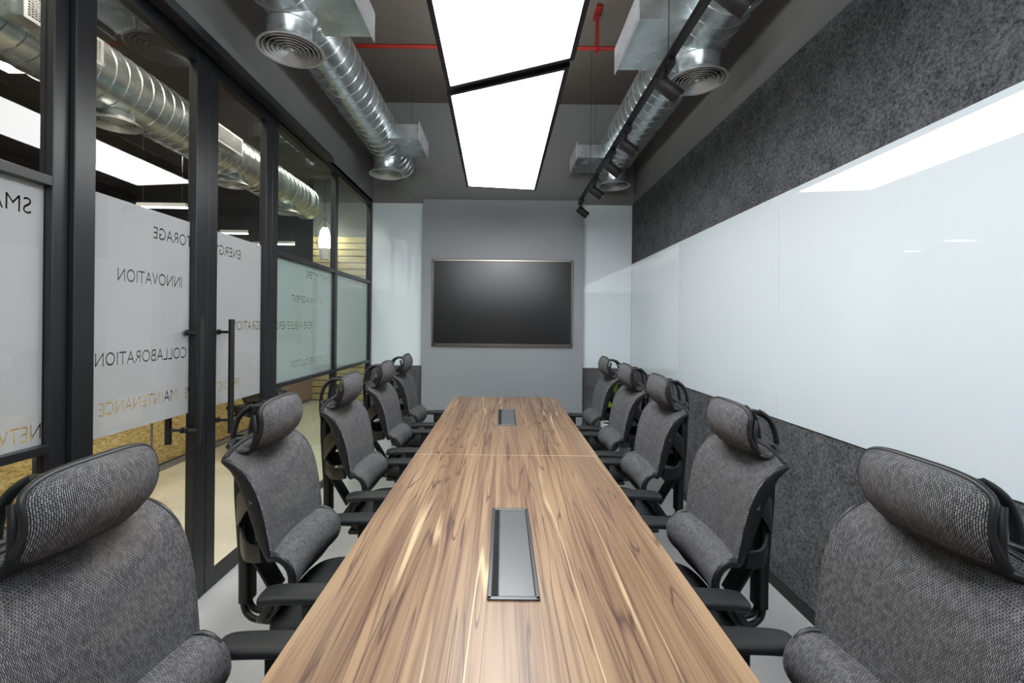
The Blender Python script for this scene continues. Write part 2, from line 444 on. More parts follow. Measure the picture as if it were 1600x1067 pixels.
def word_mesh(txt, ya, yb, zc, cap):
    cu = bpy.data.curves.new('t', 'FONT'); cu.body = txt; cu.size = 1; cu.extrude = 0.02; cu.resolution_u = 4
    o = bpy.data.objects.new('t', cu); C.objects.link(o)
    dg = bpy.context.evaluated_depsgraph_get()
    me = bpy.data.meshes.new_from_object(o.evaluated_get(dg))
    xs = [v.co.x for v in me.vertices]; yy = [v.co.y for v in me.vertices]
    x0, x1, z0, z1 = min(xs), max(xs), min(yy), max(yy)
    for v in me.vertices:
        px = (v.co.x-x0)/(x1-x0); pz = (v.co.y-z0)/(z1-z0)-.5
        dd = 1 if v.co.z > 0 else -1
        v.co = Vector((XL-.0355+dd*.01, lerp(ya, yb, px), zc+pz*cap))
    bpy.data.objects.remove(o); return me
wm = [(w_, word_mesh(*w_)) for w_ in WORDS]
def film(root, y0, y1, z0, z1):
    o = obj('frosted_film', G().box(XL-.0365, XL-.0345, y0, y1, z0, z1), M['film'], root)
    words = [me for w_, me in wm if w_[2] < y1 and w_[1] > y0 and z0 < w_[3] < z1]
    if words:
        bm = bmesh.new()
        for me in words: bm.from_mesh(me)
        bmesh.ops.remove_doubles(bm, verts=bm.verts, dist=1e-6)
        bmesh.ops.recalc_face_normals(bm, faces=bm.faces)
        cm = bpy.data.meshes.new('cut'); bm.to_mesh(cm); bm.free()
        co = bpy.data.objects.new('cut', cm); C.objects.link(co)
        md = o.modifiers.new('b', 'BOOLEAN'); md.object = co; md.operation = 'DIFFERENCE'; md.solver = 'EXACT'
        try: md.use_self = True
        except Exception: pass
        dg = bpy.context.evaluated_depsgraph_get(); dg.update()
        nm = bpy.data.meshes.new_from_object(o.evaluated_get(dg))
        o.modifiers.clear(); o.data = nm
        bpy.data.objects.remove(co)
    return o
ZT = 2.975
def fixed(name, y0, y1, st0, st1, filmy=True):
    """fixed glazing between y0..y1, stiles st0/st1 wide, transoms at 1.05 and 2.03"""
    r = sroot(name)
    g = G(); g.rbox(GX0, GX1, y0, y0+st0, 0, ZH, .003, 1) if st0 else None
    if st1: g.rbox(GX0, GX1, y1-st1, y1, 0, ZH, .003, 1)
    a, b_ = y0+st0, y1-st1
    g.box(GX0, GX1-.003, a, b_, 0, .035); g.box(GX0, GX1-.003, a, b_, ZT, ZH)
    obj('frame', g, M['frame'], r)
    obj('transom', G().rbox(GX0, GX1-.002, a, b_, 2.008, 2.045, .002, 1), M['frame'], r)
    obj('transom', G().rbox(GX0, GX1-.002, a, b_, 1.035, 1.066, .002, 1), M['frame'], r)
    pane(r, a, b_, .035, ZT, mt='glass_green' if y0 > 3 else 'glass'); film(r, a, b_, 1.066, 2.008)
    return r
fixed('window_1', YF, 1.74, .05, .06)
fixed('window_2', 3.27, 4.57, .085, .06)
fixed('window_3', 4.57, YB-.018, 0, .05)
def leaf(name, y0, y1, s0, s1, hy, hside):
    r = sroot(name)
    g = G(); g.rbox(GX0+.004, GX1-.002, y0, y0+s0, .006, ZT, .003, 1); g.rbox(GX0+.004, GX1-.002, y1-s1, y1, .006, ZT, .003, 1)
    g.box(GX0+.004, GX1-.004, y0+s0, y1-s1, .006, .075); g.box(GX0+.004, GX1-.004, y0+s0, y1-s1, 2.915, ZT)
    obj('frame', g, M['frame'], r)
    pane(r, y0+s0, y1-s1, .075, 2.915); film(r, y0+s0+.004, y1-s1-.004, 1.03, 2.05)
    for sx in (1, -1):
        X = XL-.03+sx*.085
        h = obj('handle', G().tube([(X, hy, .87), (X, hy, 1.535)], .016, 16), M['blackm'], r, 40)
        for zz in (.945, 1.46):
            obj('standoff', G().tube([(XL-.03+sx*.006, hy, zz), (X, hy, zz)], .0085, 12).tube([(XL-.03+sx*.006, hy, zz), (XL-.03+sx*.016, hy, zz)], .016, 16), M['blackm'], h, 40)
    return r
leaf('door_1', 1.775, 2.563, .055, .095, 2.43, 1)
leaf('door_2', 2.567, 3.268, .085, .075, 2.70, -1)
struct('trim_2', G().rbox(XL-.07, XL+.022, 1.742, 1.832, 0, ZH, .003, 1), M['frame'])
struct('trim_3', G().box(XL-.05, XL+.0, YF, YB-.02, ZH-.003, ZH+.03), M['frame'])
struct('trim_4', G().box(XL-.05, XL-.004, 1.833, 3.268, ZT+.003, ZH-.004), M['frame'])
t = thing('door_track', 'long black sliding rail running above the glass doors just under the wall header', 'rail', (XL, 0, 2.99))
obj('rail', G().rbox(.001, .075, YF+.02, 4.23, 0, .055, .003, 1), M['frame'], t)
obj('groove', G().box(.012, .03, YF+.03, 4.22, -.006, 0), M['blackm'], t)

# ------------------------------------------------------------------ conference table
TX0, TX1 = -.512, .567
tb = thing('conference_table', 'long brown striped wood conference table with rounded corners and chairs on both sides', 'table', (.0275, 2.7, 0))
def slab(x0, x1, y0, y1, z0, z1, rc, rounded):   # rounded: corners to round
    pts = []
    def arc(cx, cy, a0, r):
        if r == 0: pts.append((cx, cy)); return
        for k in range(9):
            a = a0+PI/2*k/8; pts.append((cx+r*math.cos(a), cy+r*math.sin(a)))
    f, n_ = rounded
    rf, rn = (rc if f else 0), (rc if n_ else 0)
    arc(x1-rn, y0+rn, -PI/2, rn); arc(x1-rf, y1-rf, 0, rf); arc(x0+rf, y1-rf, PI/2, rf); arc(x0+rn, y0+rn, PI, rn)
    n = len(pts)
    g = G(); b_ = .002
    cx, cy = (x0+x1)/2, (y0+y1)/2
    def ring(z, ins): return [(px-math.copysign(ins, px-cx), py-math.copysign(ins, py-cy), z) for px, py in pts]
    vs = ring(z0, 0)+ring(z1-b_, 0)+ring(z1, b_)
    fs = [tuple(range(n-1, -1, -1)), tuple(2*n+k for k in range(n))]
    for k in range(n):
        l = (k+1) % n
        for q in (0, 1): fs.append((q*n+k, q*n+l, (q+1)*n+l, (q+1)*n+k))
    return g.add(vs, fs)
cx0, cx1 = TX0-.0275, TX1-.0275
obj('tabletop', slab(cx0, cx1, -2.25, .0185, .715, .75, .05, (False, True)), M['wood'], tb)
obj('tabletop', slab(cx0, cx1, .0225, 2.20, .715, .75, .05, (True, False)), M['wood'], tb)
for yy in (-1.9, 0.0, 1.85):
    obj('leg_panel', G().rbox(-.22, .22, yy-.03, yy+.03, .0, .66, .004, 1), M['blackm'], tb)
obj('support_beam', G().rbox(-.05, .05, -2.0, 1.95, .66, .714, .004, 1), M['blackm'], tb)
m_seam, _, _ = pr('pale_veneer_seam', (215, 195, 165), .5)
obj('seam_strip', G().box(cx0, cx1, .0186, .0224, .716, .7499), m_seam, tb)
def cable_box(y0, y1, label):
    x0, x1 = -.037, .112
    r = thing('cable_box', label, 'cable box', ((x0+x1)/2, (y0+y1)/2, .7505), 0, 'cable boxes set in the table')
    a, b_ = (x1-x0)/2, (y1-y0)/2; z = .006
    g = G()
    for sx in (-1, 1): g.rbox(min(sx*a, sx*(a-.013)), max(sx*a, sx*(a-.013)), -b_, b_, 0, z, .0025, 2)
    for sy in (-1, 1): g.rbox(-a, a, min(sy*b_, sy*(b_-.014)), max(sy*b_, sy*(b_-.014)), 0, z, .0025, 2)
    obj('rim', g, M['boxrim'], r)
    g = G().rbox(-a+.032, a-.014, -b_+.016, b_-.018, 0.0005, .0052, .0012, 1)
    obj('lid', g, M['boxlid'], r)
    g = G().box(-a+.013, -a+.031, -b_+.014, b_-.014, .0003, .0012)
    obj('slot', g, M['blackm'], r)
    g = G()
    n = int((y1-y0)/.006)
    for k in range(n):
        yy = -b_+.018+k*.006
        if yy > b_-.02: break
        g.box(-a+.014, -a+.030, yy, yy+.003, .0012, .0025)
    o = obj('brush_strip', g, M['rubber'], r)
M['boxrim'] = pr('dark_anodised_rim', (92, 94, 97), .3, .7)[0]
M['boxlid'] = pr('grey_anodised_lid', (112, 115, 118), .32, .55)[0]
cable_box(1.283, 1.918, 'large dark metal cable box set lengthwise in the near half of the table')
cable_box(3.51, 4.17, 'small looking dark metal cable box set in the far half of the table')

# ------------------------------------------------------------------ mesh office chair
def fabric(name, prof, hw, parent, conc=0., topz=0., thick=.005, nu=28, nv=30, edge=None, wrap=0.):
    """fabric sheet: prof (x,z) bottom->top, half width hw(t), lateral concavity"""
    pl = smoothpath([(a, b_, 0) for a, b_ in prof], 60)
    Ls = [0]
    for i in range(1, 60): Ls.append(Ls[-1]+(pl[i]-pl[i-1]).length)
    def P(a, t):
        t = .5-.5*math.cos(PI*t); s = a*2-1; p = spline([(x, z, 0) for x, z in prof], t)
        sn = s*hw(t)/hw(.5)
        return (p[0]+conc*sn*sn-wrap*abs(sn)**3.5, s*hw(t), p[1]+topz*(1-sn*sn)*t**3)
    g = G().grid(P, nu, nv, lambda a, t: ((a*2-1)*hw(.5), Ls[int((.5-.5*math.cos(PI*t))*59)]))
    o = obj(name, g, M['weave'], parent, 60)
    md = o.modifiers.new('thick', 'SOLIDIFY'); md.thickness = thick; md.offset = 0
    return o, P
def rnd(hw, r0, r1, H, ex=2.):
    """half-width function with rounded corners (r0 bottom, r1 top) for sheet of height H"""
    def f(t):
        d0, d1 = t*H, (1-t)*H; w_ = hw(t) if callable(hw) else hw
        if d0 < r0: w_ -= r0*(1-math.sqrt(max(0, 1-((r0-d0)/r0)**2)))
        if d1 < r1: w_ -= r1*(1-math.sqrt(max(0, 1-((r1-d1)/r1)**2)))
        return w_
    return f
def make_chair(loc, rz, label):
    r = thing('office_chair', label, 'chair', loc, rz, 'mesh office chairs around the conference table')
    # upper back
    prof = [(-.212, .695), (-.222, .76), (-.236, .84), (-.256, .92), (-.284, .985), (-.322, 1.03), (-.372, 1.058)]
    hw = rnd(lambda t: lerp(.212, .238, min(1, t*1.4)), .05, .016, .43)
    bo, P = fabric('backrest', prof, hw, r, conc=.03, topz=.026)
    # frame: sides, top and bottom, following the sheet from behind
    side = []
    g = G()
    for sg in (-1, 1):
        pth = []; fl = []; ups = []
        for k in range(31):
            t = k/30; p = Vector(P(1 if sg > 0 else 0, t))
            te = .5-.5*math.cos(PI*t); dep = .006+.019*math.sin(PI*te)**.8
            pth.append(p+Vector((-dep-.001, -sg*.004, -.003 if t > .9 else 0))); fl.append((.0075, dep)); 
            q = Vector(P(.5, max(0, t-.02))); q2 = Vector(P(.5, min(1, t+.02))); tt = (q2-q).normalized()
            ups.append((tt.z, 0, -tt.x))
        g.tube(pth, 0, 12, flat=fl, up=ups, power=2.6)
    for tt, dz in ((1, -.002), (0, 0)):
        pth = [Vector(P(a/24, tt))+Vector((-.004, 0, dz)) for a in range(25)]
        g.tube(pth, 0, 10, flat=(.008, .010), up=(1, 0, 0), power=2.4)
    obj('back_frame', g, M['black'], r, 50)
    # lumbar roll
    lp = [(-.180, .562), (-.148, .592), (-.130, .635), (-.138, .682), (-.170, .716), (-.224, .728)]
    lo, LP = fabric('lumbar_pad', lp, rnd(.214, .012, .03, .17), r, conc=.022, nv=18)
    g = G()
    lp2 = [(-.262, .47), (-.235, .49), (-.205, .52), (-.182, .560)]
    hw2 = rnd(lambda t: lerp(.17, .214, t), .03, .001, .14)
    def P2(a, t):
        s = a*2-1; p = spline([(x, z, 0) for x, z in lp2], t); return (p[0]+.022*s*s*t, s*hw2(t), p[1])
    g.grid(P2, 20, 10)
    sh = obj('lumbar_shell', g, M['black'], r, 50)
    md = sh.modifiers.new('thick', 'SOLIDIFY'); md.thickness = .012; md.offset = 0
    g = G()
    for sg in (-1, 1):
        pth = [Vector(LP(1 if sg > 0 else 0, k/16))+Vector((-.015, -sg*.004, 0)) for k in range(17)]
        g.tube(pth, 0, 10, flat=(.008, .014), up=(1, 0, .2), power=2.6)
        y = sg*.205
        pth = smoothpath([(-.17, y, .60), (-.20, y, .55), (-.235, y*.95, .50), (-.262, y*.7, .47)], 10)
        g.tube(pth, 0, 10, flat=(.010, .014), up=(1, 0, 0), power=2.6)
    g.tube([Vector(LP(a/24, 1))+Vector((-.012, 0, -.006)) for a in range(25)], 0, 8, flat=(.006, .007), up=(1, 0, 0), power=2.4)
    obj('lumbar_frame', g, M['black'], r, 50)
    # headrest
    hp = [(-.262, 1.078), (-.236, 1.105), (-.221, 1.145), (-.224, 1.185), (-.237, 1.215), (-.255, 1.235)]
    def hwh(t):
        d0, d1 = t*.18, (1-t)*.18; w_ = .152
        if d1 < .075: w_ *= max(.03, (1-((.075-d1)/.075)**2.4))**(1/2.4)
        if d0 < .04: w_ -= .04*(1-math.sqrt(max(0, 1-((.04-d0)/.04)**2)))
        return w_
    ho, HP = fabric('headrest', hp, hwh, r, conc=-.012, wrap=.022, nv=22)
    g = G()
    per = [HP(.5, 1)]+[HP(1, 1-k/30) for k in range(2, 30)]+[HP(1-a/20, 0) for a in range(21)]+[HP(0, k/30) for k in range(1, 29)]
    per = [Vector(p)+Vector((-.006, 0, 0)) for p in per]
    g.tube(per, .0085, 10, closed=True, up=(1, 0, 0))
    hf = obj('headrest_frame', g, M['black'], r, 50)
    # neck tray: plastic lip curling back under the pillow
    tp = [(-.268, 1.080), (-.285, 1.060), (-.318, 1.050), (-.352, 1.055), (-.385, 1.076)]
    hwt = rnd(lambda t: lerp(.118, .155, min(1, t*2.5)), .001, .05, .13)
    def PT(a, t):
        s = a*2-1; p = spline([(x, z, 0) for x, z in tp], t); return (p[0]-.022*abs(s)**3*(1-t)**1.5-.004, s*hwt(t), p[1]+.008*s*s)
    g = G().grid(PT, 24, 14)
    ty = obj('neck_tray', g, M['black'], r, 50)
    md = ty.modifiers.new('thick', 'SOLIDIFY'); md.thickness = .010; md.offset = 0
    g = G()
    per = [PT(0, k/12) for k in range(13)]+[PT(a/20, 1) for a in range(1, 20)]+[PT(1, 1-k/12) for k in range(13)]
    per = [Vector(p)+Vector((0, 0, .004)) for p in per]
    g.tube(per, .0095, 10, up=(0, 0, 1))
    for sg in (-1, 1):      # side straps joining the tray to the pillow frame
        y = sg*.140
        g.tube(smoothpath([(-.293, y, 1.19), (-.283, y*1.06, 1.14), (-.292, y*1.03, 1.09), (-.318, y*1.03, 1.06)], 12), .0095, 10, up=(1, 0, 0))
    obj('tray_rim', g, M['black'], ty, 50)
    # bracket: two arms from behind the pillow over to the spine
    for sg in (-1, 1):
        pth = smoothpath([(-.262, sg*.028, 1.165), (-.292, sg*.034, 1.196), (-.345, sg*.044, 1.204), (-.392, sg*.055, 1.172), (-.412, sg*.060, 1.11), (-.418, sg*.052, 1.03), (-.416, sg*.032, .965)], 26)
        obj('headrest_arm', G().tube(pth, 0, 12, flat=(.0125, .0075), up=(0, sg*.2, 1) if False else [(.0, 0, 1) if i < 9 else (1, 0, .3) for i in range(26)], power=3), M['black'], r, 50)
    g = G().tube(smoothpath([(-.27, 0, 1.17), (-.30, 0, 1.13), (-.345, 0, 1.09), (-.385, 0, 1.05)], 12), 0, 10, flat=(.016, .007), up=(0, 1, 0), power=3)
    g.rbox(-.286, -.262, -.05, .05, 1.145, 1.195, .006, 2)
    obj('headrest_mount', g, M['black'], r, 50)
    # spine with wings
    g = G()
    g.tube(smoothpath([(-.412, 0, .99), (-.408, 0, .86), (-.398, 0, .72), (-.390, 0, .60), (-.388, 0, .455)], 24), 0, 12, flat=[(.036 if i > 3 else .028+.002*i, .021) for i in range(24)], up=(1, 0, 0), power=5)
    obj('spine', g, M['black'], r, 50)
    for sg in (-1, 1):
        g = G()
        pth = smoothpath([(-.400, sg*.02, .80), (-.375, sg*.09, .835), (-.320, sg*.165, .89), (-.262, sg*.224, .94)], 18)
        g.tube(pth, 0, 10, flat=[(lerp(.008, .006, i/17), lerp(.06, .035, i/17)) for i in range(18)], up=(0, 0, 1), power=4)
        pth = smoothpath([(-.398, sg*.02, .74), (-.36, sg*.09, .72), (-.300, sg*.165, .715), (-.228, sg*.205, .73)], 18)
        g.tube(pth, 0, 10, flat=[(.008, lerp(.045, .028, i/17)) for i in range(18)], up=(0, 0, 1), power=4)
        obj('back_wing', g, M['black'], r, 50)
    g = G()
    for sg in (-1, 1):
        g.tube(smoothpath([(-.392, sg*.016, .50), (-.392, sg*.018, .44), (-.372, sg*.02, .405), (-.32, sg*.03, .392), (-.15, sg*.05, .395)], 20), .0125, 10, up=(0, 1, 0))
    g.tube(smoothpath([(-.375, 0, .66), (-.33, 0, .60), (-.27, 0, .50)], 10), 0, 10, flat=(.05, .008), up=(1, 0, 0), power=4)
    obj('back_bracket', g, M['black'], r, 50)
    # seat
    def seatP(a, b_):
        return None
    g = G(); nr = 36
    def loop(sc, z, dz):
        out = []
        for k in range(nr):
            th = 2*PI*k/nr; c_, s_ = math.cos(th), math.sin(th)
            x = math.copysign(abs(c_)**.5, c_)*.245*sc; y = math.copysign(abs(s_)**.5, s_)*.255*sc
            zz = z - (.03*max(0, (x-.10)/.14)**2 if x > .10 else 0)*dz + (.012*(abs(y)/.25)**2)*dz
            out.append((x+.015, y, zz))
        return out
    rings = [loop(.86, .425, .6), loop(.97, .437, .8), loop(1.0, .455, 1), loop(.985, .478, 1), loop(.93, .492, 1), loop(.6, .488, .7), loop(.3, .484, .3), loop(.02, .483, 0)]
    vs = [p for rg in rings for p in rg]; fs = [tuple(range(nr-1, -1, -1))]
    for i in range(len(rings)-1):
        for k in range(nr):
            l = (k+1) % nr; fs.append((i*nr+k, i*nr+l, (i+1)*nr+l, (i+1)*nr+k))
    fs.append(tuple((len(rings)-1)*nr+k for k in range(nr)))
    obj('seat', g.add(vs, fs), M['seat'], r, 50)
    g = G().rbox(-.17, .17, -.14, .14, .365, .418, .015, 3); g.rbox(-.21, .22, -.21, .21, .408, .432, .01, 2)
    obj('seat_pan', g, M['black'], r, 50)
    # arms
    for sg in (-1, 1):
        y = sg*.287
        g = G()
        g.tube(smoothpath([(.02, sg*.17, .395), (.0, sg*.24, .39), (-.01, sg*.292, .41), (-.015, y, .47), (-.015, y, .60)], 22), 0, 12, flat=[(.030, .013)]*22, up=[(0, 0, 1) if i < 9 else (0, -sg, .2) for i in range(22)], power=4)
        g.rbox(-.052, .022, y-.019, y+.019, .50, .632, .006, 2)
        ar = obj('arm_post', g, M['black'], r, 50)
        pth = smoothpath([(-.185, y, .632), (-.14, y, .641), (-.03, y, .645), (.08, y, .643), (.125, y, .632)], 18)
        fl = []
        for i in range(18):
            u_ = i/17; e_ = min(1, min(u_, 1-u_)/.10); e_ = math.sqrt(max(.02, 1-(1-e_)**2))
            fl.append((.046*(.35+.65*e_), .0175*(.45+.55*e_)))
        obj('arm_pad', G().tube(pth, 0, 16, flat=fl, up=(0, 0, 1), power=3.2), M['armpad'], r, 50)
    # base
    obj('gas_lift', G().lathe([(.0, .10), (.026, .10), (.026, .25), (.014, .255), (.014, .37), (0, .37)], 0, 0, 20), M['black'], r, 40)
    obj('hub', G().lathe([(0, .075), (.04, .075), (.045, .09), (.04, .125), (0, .125)], 0, 0, 24), M['black'], r, 40)
    for k in range(5):
        a = 2*PI*k/5+.3; c_, s_ = math.cos(a), math.sin(a)
        lg = obj('leg', G().tube([(c_*.03, s_*.03, .103), (c_*.16, s_*.16, .096), (c_*.30, s_*.30, .078)], 0, 10, flat=[(.024, .016), (.019, .013), (.014, .010)], power=3), M['black'], r, 50)
        ax = Vector((-s_, c_, 0)); cpos = Vector((c_*.295, s_*.295, .028))
        g = G()
        for q in (-1, 1):
            g.tube([cpos+ax*q*.006, cpos+ax*q*.024], .027, 18, up=(0, 0, 1))
        g.tube([cpos+Vector((0, 0, .0)), cpos+Vector((0, 0, .048))], .008, 10, up=(1, 0, 0))
        obj('caster', g, M['rubber'], lg, 40)
    return r
M['armpad'] = pr('soft_black_arm_pad', (30, 31, 33), .5)[0]
CH = [  # x, y, rot, label
 (-.580, .965, 0, 'nearest mesh office chair on the left side of the table, cropped by the picture edge'),
 (-.585, 1.775, 0, 'second mesh office chair from the camera on the left side, below the door handles'),
 (-.595, 2.625, 0, 'third mesh office chair from the camera on the left side of the table'),
 (-.605, 3.455, 0, 'fourth mesh office chair from the camera on the left side of the table'),
 (-.625, 4.28, 0, 'farthest mesh office chair on the left side, beside the far wall felt'),
 (.640, 1.0, PI, 'nearest mesh office chair on the right side of the table, cropped by the picture edge'),
 (.605, 1.77, PI, 'second mesh office chair from the camera on the right side, before the grey felt wall'),
 (.640, 2.68, PI, 'third mesh office chair from the camera on the right side of the table'),
 (.650, 3.42, PI, 'fourth mesh office chair from the camera on the right side of the table'),
 (.665, 4.21, PI, 'farthest mesh office chair on the right side, before the plant with yellow-green leaves')]
chair0 = make_chair((CH[0][0], CH[0][1], 0), 0, CH[0][3])
for x, y, rz, lb in CH[1:]:
    dup(chair0, (x, y, 0), rz, lb)

# ------------------------------------------------------------------ ceiling light panels
def light_panel(quad, label):
    """quad: near-left, near-right, far-right, far-left lit corners at z 2.86"""
    z = 2.86; cx = sum(p[0] for p in quad)/4; cy = sum(p[1] for p in quad)/4
    r = thing('ceiling_light', label, 'ceiling light', (cx, cy, z), 0, 'trapezoid light panels over the table')
    q = [Vector((p[0]-cx, p[1]-cy, 0)) for p in quad]
    def off(d):
        out = []
        for i in range(4):
            a, b_, c_ = q[i-1], q[i], q[(i+1) % 4]
            n1 = Vector(((b_-a).y, -(b_-a).x, 0)).normalized(); n2 = Vector(((c_-b_).y, -(c_-b_).x, 0)).normalized()
            m_ = (n1+n2).normalized(); out.append(b_+m_*d/max(.3, m_.dot(n1)))
        return out
    o1 = off(.024)
    def ringbox(A, B, z0, z1):
        g = G(); vs = [(*p.xy, z0) for p in A]+[(*p.xy, z0) for p in B]+[(*p.xy, z1) for p in A]+[(*p.xy, z1) for p in B]; fs = []
        for i in range(4):
            j = (i+1) % 4
            fs += [(i, j, 4+j, 4+i), (8+i, 12+i, 12+j, 8+j), (4+i, 4+j, 12+j, 12+i), (i, 8+i, 8+j, j)]
        return g.add(vs, fs)
    obj('housing', ringbox(q, o1, -.004, .075), M['frame'], r)
    g = G(); vs = [(*p.xy, .0) for p in q]+[(*p.xy, .01) for p in q]
    g.add(vs, [(0, 3, 2, 1), (4, 5, 6, 7), (0, 1, 5, 4), (1, 2, 6, 5), (2, 3, 7, 6), (3, 0, 4, 7)])
    obj('diffuser', g, M['panel_light'], r)
    g = G(); vs = [(*p.xy, .011) for p in q]+[(*p.xy, .074) for p in q]
    g.add(vs, [(0, 3, 2, 1), (4, 5, 6, 7), (0, 1, 5, 4), (1, 2, 6, 5), (2, 3, 7, 6), (3, 0, 4, 7)])
    obj('back_box', g, M['frame'], r)
    g = G(); vs = [(*(p*.96).xy, .0745) for p in q]+[(*(p*.96).xy, .078) for p in q]
    g.add(vs, [(0, 3, 2, 1), (4, 5, 6, 7), (0, 1, 5, 4), (1, 2, 6, 5), (2, 3, 7, 6), (3, 0, 4, 7)])
    obj('added_uplight_face', g, M['up_fill'], r)  # glowing top face added to brighten the slab and upper walls
    for p in q:
        pp = p*.9
        obj('suspension_wire', G().tube([(pp.x, pp.y, .074), (pp.x, pp.y, ZC-z)], .0012, 6, up=(1, 0, 0)), M['chrome'], r)
light_panel([(-.300, .30), (.318, .30), (.321, 2.308), (-.309, 2.596)], 'nearer suspended white light panel with slanted far end, running off the top')
light_panel([(-.317, 2.70), (.307, 2.418), (.292, 4.56), (-.345, 4.467)], 'farther suspended white light panel with slanted near end')

# ------------------------------------------------------------------ spiral ducts
def duct(X, Zc, R, y0, y1, diffs, boxes, zface, side, label, grp=None):
    r = thing('spiral_duct', label, 'duct', (X, 0, Zc), 0, grp)
    prof = [(0, y0), (R, y0)]
    yy = y0+.06
    while yy < y1-.05:
        prof += [(R, yy-.007), (R+.006, yy-.003), (R+.006, yy+.003), (R, yy+.007)]; yy += .125
    prof += [(R, y1), (0, y1)]
    obj('pipe', G().lathe(prof, 0, 0, 48, 'Y', 0), M['galv'], r, 35)
    zf = zface-Zc
    for dy in diffs:
        g = G().lathe([(.135, zf+.02), (.135, zf+.13), (.139, zf+.135), (.139, zf+.142), (.135, zf+.147), (.15, zf+.19), (.17, -R*.55)], 0, dy, 40)
        nk = obj('neck', g, M['galv'], r, 40)
        g = G().lathe([(.137, zf+.045), (.178, zf+.014), (.186, zf+.006), (.19, zf), (.186, zf-.003), (.172, zf-.001), (.166, zf+.010), (.137, zf+.045)], 0, dy, 48)
        for rad in (.160, .134, .108, .082, .056, .032):
            g.lathe([(rad, zf+.0), (rad-.002, zf-.002), (rad-.016, zf+.016), (rad-.020, zf+.03), (rad-.018, zf+.031), (rad-.012, zf+.018), (rad, zf)], 0, dy, 40)
        g.lathe([(0, zf-.004), (.012, zf-.003), (.016, zf+.008), (0, zf+.01)], 0, dy, 20)
        for k in range(3):
            a = k*PI/3+.3; c_, s_ = math.cos(a)*.13, math.sin(a)*.13
            g.tube([(c_, dy+s_, zf+.03), (-c_, dy-s_, zf+.03)], .002, 6)
        obj('diffuser', g, M['alu'], r, 40)
    for (b0, b1, xf) in boxes:
        s = side; xa, xb = sorted((s*R*.5, xf-X)); zb = 3.34-Zc if side else -.07
        g = G().box(xa, xb, b0, b1, zb, zb+.14)
        bx = obj('side_box', g, M['galv'], r)
        e = xf-X; e0, e1 = sorted((e, e+s*.006))
        g = G(); t_ = .022
        g.box(e0, e1, b0-t_, b1+t_, zb-t_, zb); g.box(e0, e1, b0-t_, b1+t_, zb+.14, zb+.14+t_)
        g.box(e0, e1, b0-t_, b0, zb, zb+.14); g.box(e0, e1, b1, b1+t_, zb, zb+.14)
        obj('flange', g, M['alu'], bx)
        g = G()
        for k in range(1, 9): g.box(e0, e1, b0, b1, zb+k*.0155-.002, zb+k*.0155+.002)
        for k in range(1, 24): g.box(e0, e1, b0+k*(b1-b0)/24-.0015, b0+k*(b1-b0)/24+.0015, zb, zb+.14)
        obj('grille', g, M['alu'], bx)
    for hy in (y0+.35, (y0+y1)/2, y1-.35):
        for sx in (-1, 1):
            obj('hanger_wire', G().tube([(sx*(R+.004), hy, 0), (sx*(R+.004), hy, ZC-Zc)], .0025, 6, up=(1, 0, 0)), M['chrome'], r)
        obj('hanger_band', G().lathe([(R+.001, hy-.014), (R+.009, hy-.014), (R+.009, hy+.014), (R+.001, hy+.014)], 0, 0, 40, 'Y', 0), M['alu'], r, 35)
    return r
duct(-1.285, 3.475, .19, YF+.02, YB-.01, [2.76, 5.03, .75], [(2.43, 2.93, -.845), (4.53, 5.04, -.845)], 3.145, 1, 'shiny spiral air duct hanging above the left row of chairs', 'ventilation ducts')
duct(1.275, 3.495, .21, YF+.02, YB-.01, [3.06, 5.38, .9], [(2.73, 3.28, .785), (5.0, 5.5, .785)], 3.145, -1, 'shiny spiral air duct hanging above the right row of chairs, behind the track lights', 'ventilation ducts')

# ------------------------------------------------------------------ track with spotlights
TXX, TZ = .865, 2.92
t = thing('lighting_track', 'long thin black lighting track under the right air duct', 'track', (TXX, 0, TZ))
obj('rail', G().box(-.017, .017, .4, 5.25, 0, .033), M['blackm'], t)
for yy in (.8, 2.45, 4.65): obj('track_rod', G().tube([(0, yy, .034), (0, yy, ZC-TZ)], .0025, 8, up=(1, 0, 0)), M['blackm'], t)
def spot(y, label):
    r = thing('spotlight', label, 'spotlight', (TXX, y, TZ), 0, 'black track spotlights')
    obj('adapter', G().rbox(-.024, .024, -.075, .075, -.032, -.001, .003, 1), M['blackm'], r)
    obj('stem', G().tube([(0, 0, -.032), (0, 0, -.085)], .0075, 10, up=(1, 0, 0)).rbox(-.012, .012, -.02, .02, -.10, -.08, .003, 1), M['blackm'], r, 40)
    d = Vector((.80, -.02, -.62)).normalized(); c_ = Vector((.018, -.0, -.128))
    a, b_ = c_-d*.068, c_+d*.068
    body = obj('lamp_body', G().tube([a, a+d*.004, b_-d*.004, b_], [.036, .039, .039, .037], 28, up=(0, 1, 0)), M['blackm'], r, 40)
    obj('lens', G().tube([b_-d*.001, b_+d*.0015], .030, 24, up=(0, 1, 0)), M['chrome'], body, 40)
for y, lb in ((1.79, 'black cylinder spotlight at the top edge, nearest on the track'), (2.48, 'second black cylinder spotlight from the camera, overlapping a round diffuser'),
              (3.29, 'third black cylinder spotlight from the camera on the track'), (3.75, 'fourth black cylinder spotlight from the camera on the track'),
              (4.41, 'fifth black cylinder spotlight, just in front of the far right diffuser'), (5.18, 'farthest black cylinder spotlight, at the end of the track')):
    spot(y, lb)

